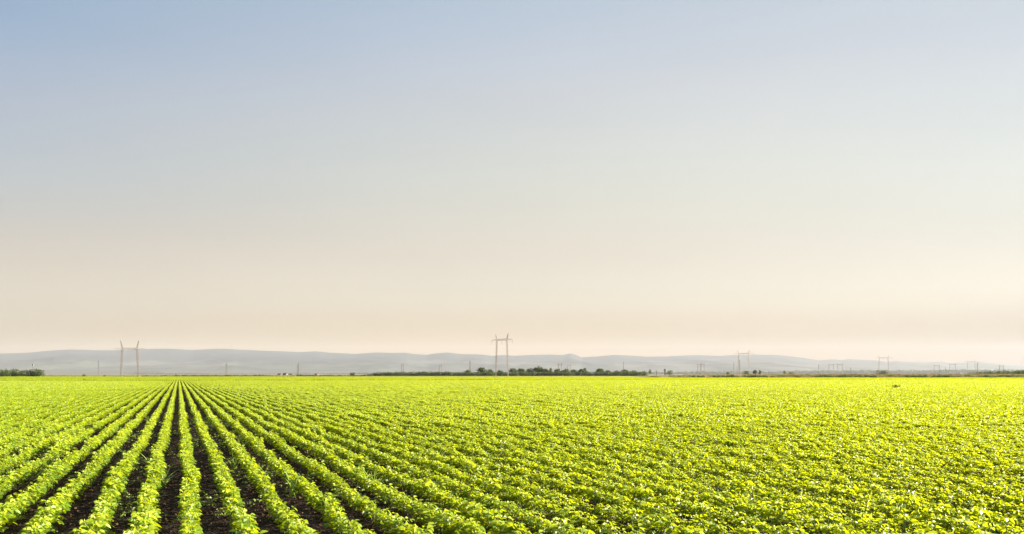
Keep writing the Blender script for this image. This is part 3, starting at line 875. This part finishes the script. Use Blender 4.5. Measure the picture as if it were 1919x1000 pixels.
# one armed pole, short mast, post
z_ = 1500; r0 = empty("one_armed_pylon", (gx(559.5, z_), z_, 0))
m_ = MB(); lattice(m_, (0, 0, 0), (0, 0, 23), 1.2, .5, .15, .1, 12); m_.build("tower_body", M['steel_dark'], r0)
m_ = MB(); m_.bar((-6, 0, 17.2), (.3, 0, 17.6), .22, .22, 4); m_.bar((-3, 0, 17.4), (0, 0, 20.5), .1, .1, 4); m_.build("cross_arm", M['steel_dark'], r0)
m_ = MB(); lattice(m_, (-2.6, 0, 0), (-2.2, 0, 17.3), 1.0, .5, .13, .09, 10); m_.build("leg", M['steel_dark'], r0)
tag(r0, "thin pylon with a single arm reaching to the left, over the low scrub", "pylon")
z_ = 1300; r0 = empty("mast", (gx(61.6, z_), z_, 0))
m_ = MB(); m_.bar((0, 0, 0), (0, 0, 18), .4, .28, 8); m_.build("pole", M['steel_dark'], r0)
m_ = MB(); m_.box(-.9, .9, -.9, .9, 15.8, 18.6); m_.bar((0, 0, 18.6), (0, 0, 19.8), .1, .06, 5); m_.build("antenna_head", M['steel_dark'], r0)
tag(r0, "short dark mast with a blocky head sticking out above the left grove", "mast")
z_ = 1500; r0 = empty("chimney_stack", (gx(1594.6, z_), z_, 0))
m_ = MB(); m_.bar((0, 0, 0), (0, 0, 13.6), .75, .55, 10); m_.build("shaft", M['steel_dark'], r0)
m_ = MB(); m_.bar((0, 0, 13.6), (0, 0, 14.1), .75, .75, 10); m_.build("cap", M['steel_dark'], r0)
tag(r0, "short dark stack over the hazy woodland left of the fourth large pylon", "chimney")
# television tower on the hills
z_ = 15000; zb = hz(654.0, z_)
r0 = empty("television_tower", (gx(433.3, z_), z_ - 20, zb - 15))
m_ = MB(); m_.bar((0, 0, 0), (0, 0, 60), 8, 5, 12); m_.build("shaft", M['concrete'], r0)
m_ = MB(); m_.bar((0, 0, 52), (0, 0, 64), 11, 12, 16); m_.build("platform", M['concrete'], r0)
m_ = MB(); m_.bar((0, 0, 60), (0, 0, 172), 3.6, 1.6, 8); m_.build("antenna", M['steel_dark'], r0)
tag(r0, "tall thin television tower on the crest of the hills at the left", "television tower")
# water tower
z_ = 1700; r0 = empty("water_tower", (gx(1246.3, z_), z_, 0))
m_ = MB(); m_.bar((0, 0, 0), (0, 0, 9), 1.8, 1.5, 12); m_.build("shaft", M['concrete'], r0)
m_ = MB(); m_.bar((0, 0, 8.2), (0, 0, 9.6), 1.6, 2.6, 16); m_.bar((0, 0, 9.6), (0, 0, 12.6), 2.6, 2.6, 16); m_.bar((0, 0, 12.6), (0, 0, 13.6), 2.7, .4, 16); m_.build("tank", M['concrete'], r0)
tag(r0, "hazy grey water tower beyond the right end of the hedge line", "water tower")
z_ = 1800; r0 = empty("silo", (gx(1231, z_), z_, 0))
m_ = MB(); m_.bar((0, 0, 0), (0, 0, 9.2), 1.3, 1.3, 14); m_.build("barrel", M['concrete'], r0)
m_ = MB(); m_.bar((0, 0, 9.2), (0, 0, 10.4), 1.4, .2, 14); m_.build("roof", M['steel_dark'], r0)
tag(r0, "narrow hazy silo just left of the water tower", "silo")
# houses
def make_house():
    r0 = empty("house")
    m_ = MB(); m_.box(-5, 5, -4, 4, 0, 3.0)
    m_.quads([(-5, -4, 3.0), (-5, 4, 3.0), (-5, 0, 5.6), (5, -4, 3.0), (5, 4, 3.0), (5, 0, 5.6)], [(0, 1, 2), (3, 5, 4)])
    wl_ = m_.build("wall", M['plaster'], r0)
    m_ = MB()
    m_.quads([(-5.4, -4.5, 2.75), (5.4, -4.5, 2.75), (5.4, 0, 5.75), (-5.4, 0, 5.75), (5.4, 4.5, 2.75), (-5.4, 4.5, 2.75)], [(0, 1, 2, 3), (3, 2, 4, 5)])
    m_.quads([(-5.4, -4.5, 2.95), (5.4, -4.5, 2.95), (5.4, 0, 5.95), (-5.4, 0, 5.95), (5.4, 4.5, 2.95), (-5.4, 4.5, 2.95)], [(0, 1, 2, 3), (3, 2, 4, 5)])
    rf = m_.build("roof", M['rooftile'], r0)
    m_ = MB(); m_.box(1.5, 2.2, -.4, .3, 5.2, 6.8); m_.build("chimney", M['rooftile'], rf)
    for x_ in (-3, .2, 3.2):
        m_ = MB(); m_.box(x_ - .5, x_ + .5, -4.03, -3.99, 1.0, 2.2); m_.build("window", M['window'], r0)
    return r0
hm = make_house()
hs = [(523, 1650, 12, 0.65, "pale house at the left end of the distant village"), (534.5, 1600, -8, 0.7, "pale house in the middle of the distant village"),
      (544, 1700, 20, 0.65, "pale house at the right end of the distant village"), (594.4, 1250, 60, .6, "small house with a dark red roof beside the low scrub"),
      (661, 1200, 5, 0.7, "pale pink house with a red roof left of the hedge line")]
for i, (px, z_, a, sc_, lb) in enumerate(hs):
    o = hm if i == 0 else copy_tree(hm)
    o.location = (gx(px, z_), z_, 0); o.rotation_euler = (0, 0, R(a)); o.scale = (sc_,) * 3; tag(o, lb, "house", "houses far across the plain")

# ------------------------------------------------------------------ weeds standing in the field
def make_grass_weed(r, n=15, h=.42):
    r0 = empty("grass_weed"); mb = MB()
    for i in range(n):
        a = r.uniform(0, 6.28); ln = h * r.uniform(.6, 1.25); lean = r.uniform(.25, 1.0)
        p = Vector((r.gauss(0, .015), r.gauss(0, .015), 0)); w = r.uniform(.006, .011); t = r.random()
        o_ = Vector((math.cos(a), math.sin(a), 0)); s_ = Vector((-o_.y, o_.x, 0)); prev = None
        for k in range(8):
            f = k / 7; ang = 1.35 - lean * f * 1.9
            if k: p = p + (o_ * math.cos(ang) + Vector((0, 0, 1)) * math.sin(ang)) * (ln / 7)
            ww = w * (1 - f ** 2) + .0008
            cur = (p - s_ * ww, p + s_ * ww)
            if prev: mb.face([prev[0], prev[1], cur[1], cur[0]], t)
            prev = cur
    mb.build("blades", M['grassweed'], r0)
    return r0
gw = [make_grass_weed(rnd), make_grass_weed(rnd, 20, .5), make_grass_weed(rnd, 10, .36)]
wd = [(283, 880, .9, "pale grass weed with arching blades left of the row that runs straight back"),
      (309, 912, .75, "sparse grass weed bending over bare soil left of the straight row"),
      (440, 880, 1.0, "leafy grass weed between the first and second rows right of the straight row"),
      (452, 845, 1.0, "upright grass weed two rows right of the straight row, farther back"),
      (550, 930, 1.25, "largest tuft of pale grass weed, lower left of centre"),
      (478, 800, .9, "grass weed in a far gap right of the straight row"),
      (818, 868, 1.15, "grass weed sprouting from the dense crop just left of centre"),
      (368, 778, .8, "small grass weed in the gap right of the straight row near the horizon"),
      (275, 790, .8, "small grass weed two rows left of the straight row"),
      (430, 782, .85, "yellowish grass weed between far rows right of the straight row"),
      (700, 918, .9, "grass weed beside the dark soil gap left of centre"),
      (1256, 905, .9, "grass weed poking out of the dense crop right of centre")]
for i, (px, py, sc_, lb) in enumerate(wd):
    z_ = F * CAMZ / (py - HOR)
    o = gw[i] if i < 3 else copy_tree(gw[rnd.randrange(3)])
    o.location = (gx(px, z_), z_, 0); o.rotation_euler = (0, 0, rnd.uniform(0, 6)); o.scale = (sc_,) * 3; tag(o, lb, "grass weed", "grass weeds growing in the crop")
def tall_weed(px, z_, n, w, h, lb):
    r0 = empty("weed_clump", (gx(px, z_), z_, 0)); mb = MB(); ms = MB()
    for i in range(n):
        x, y = rnd.uniform(-w, w), rnd.uniform(-w * .5, w * .5); hh_ = h * rnd.uniform(.75, 1.1)
        ms.bar((x, y, 0), (x + rnd.uniform(-.05, .05), y, hh_), .008, .004, 4)
        for k in range(26):
            f = rnd.uniform(.35, 1); a = rnd.uniform(0, 6.28)
            leaflet(mb, Vector((x, y, hh_ * f)), Vector((math.cos(a), math.sin(a), rnd.uniform(-.2, .6))), Vector((rnd.gauss(0, .3), rnd.gauss(0, .3), 1)).normalized(), .13, .07, rnd.uniform(0, .5), 1)
    mb.build("leaves", M['tree'], r0); ms.build("stems", M['stem'], r0)
    tag(r0, lb, "weed clump")
tall_weed(1680, 93, 9, .42, .52, "dark clump of tall weeds standing out of the bright crop at the far right")
tall_weed(158, 196, 7, .5, .62, "small dark clump of weeds near the far edge of the crop at the left")
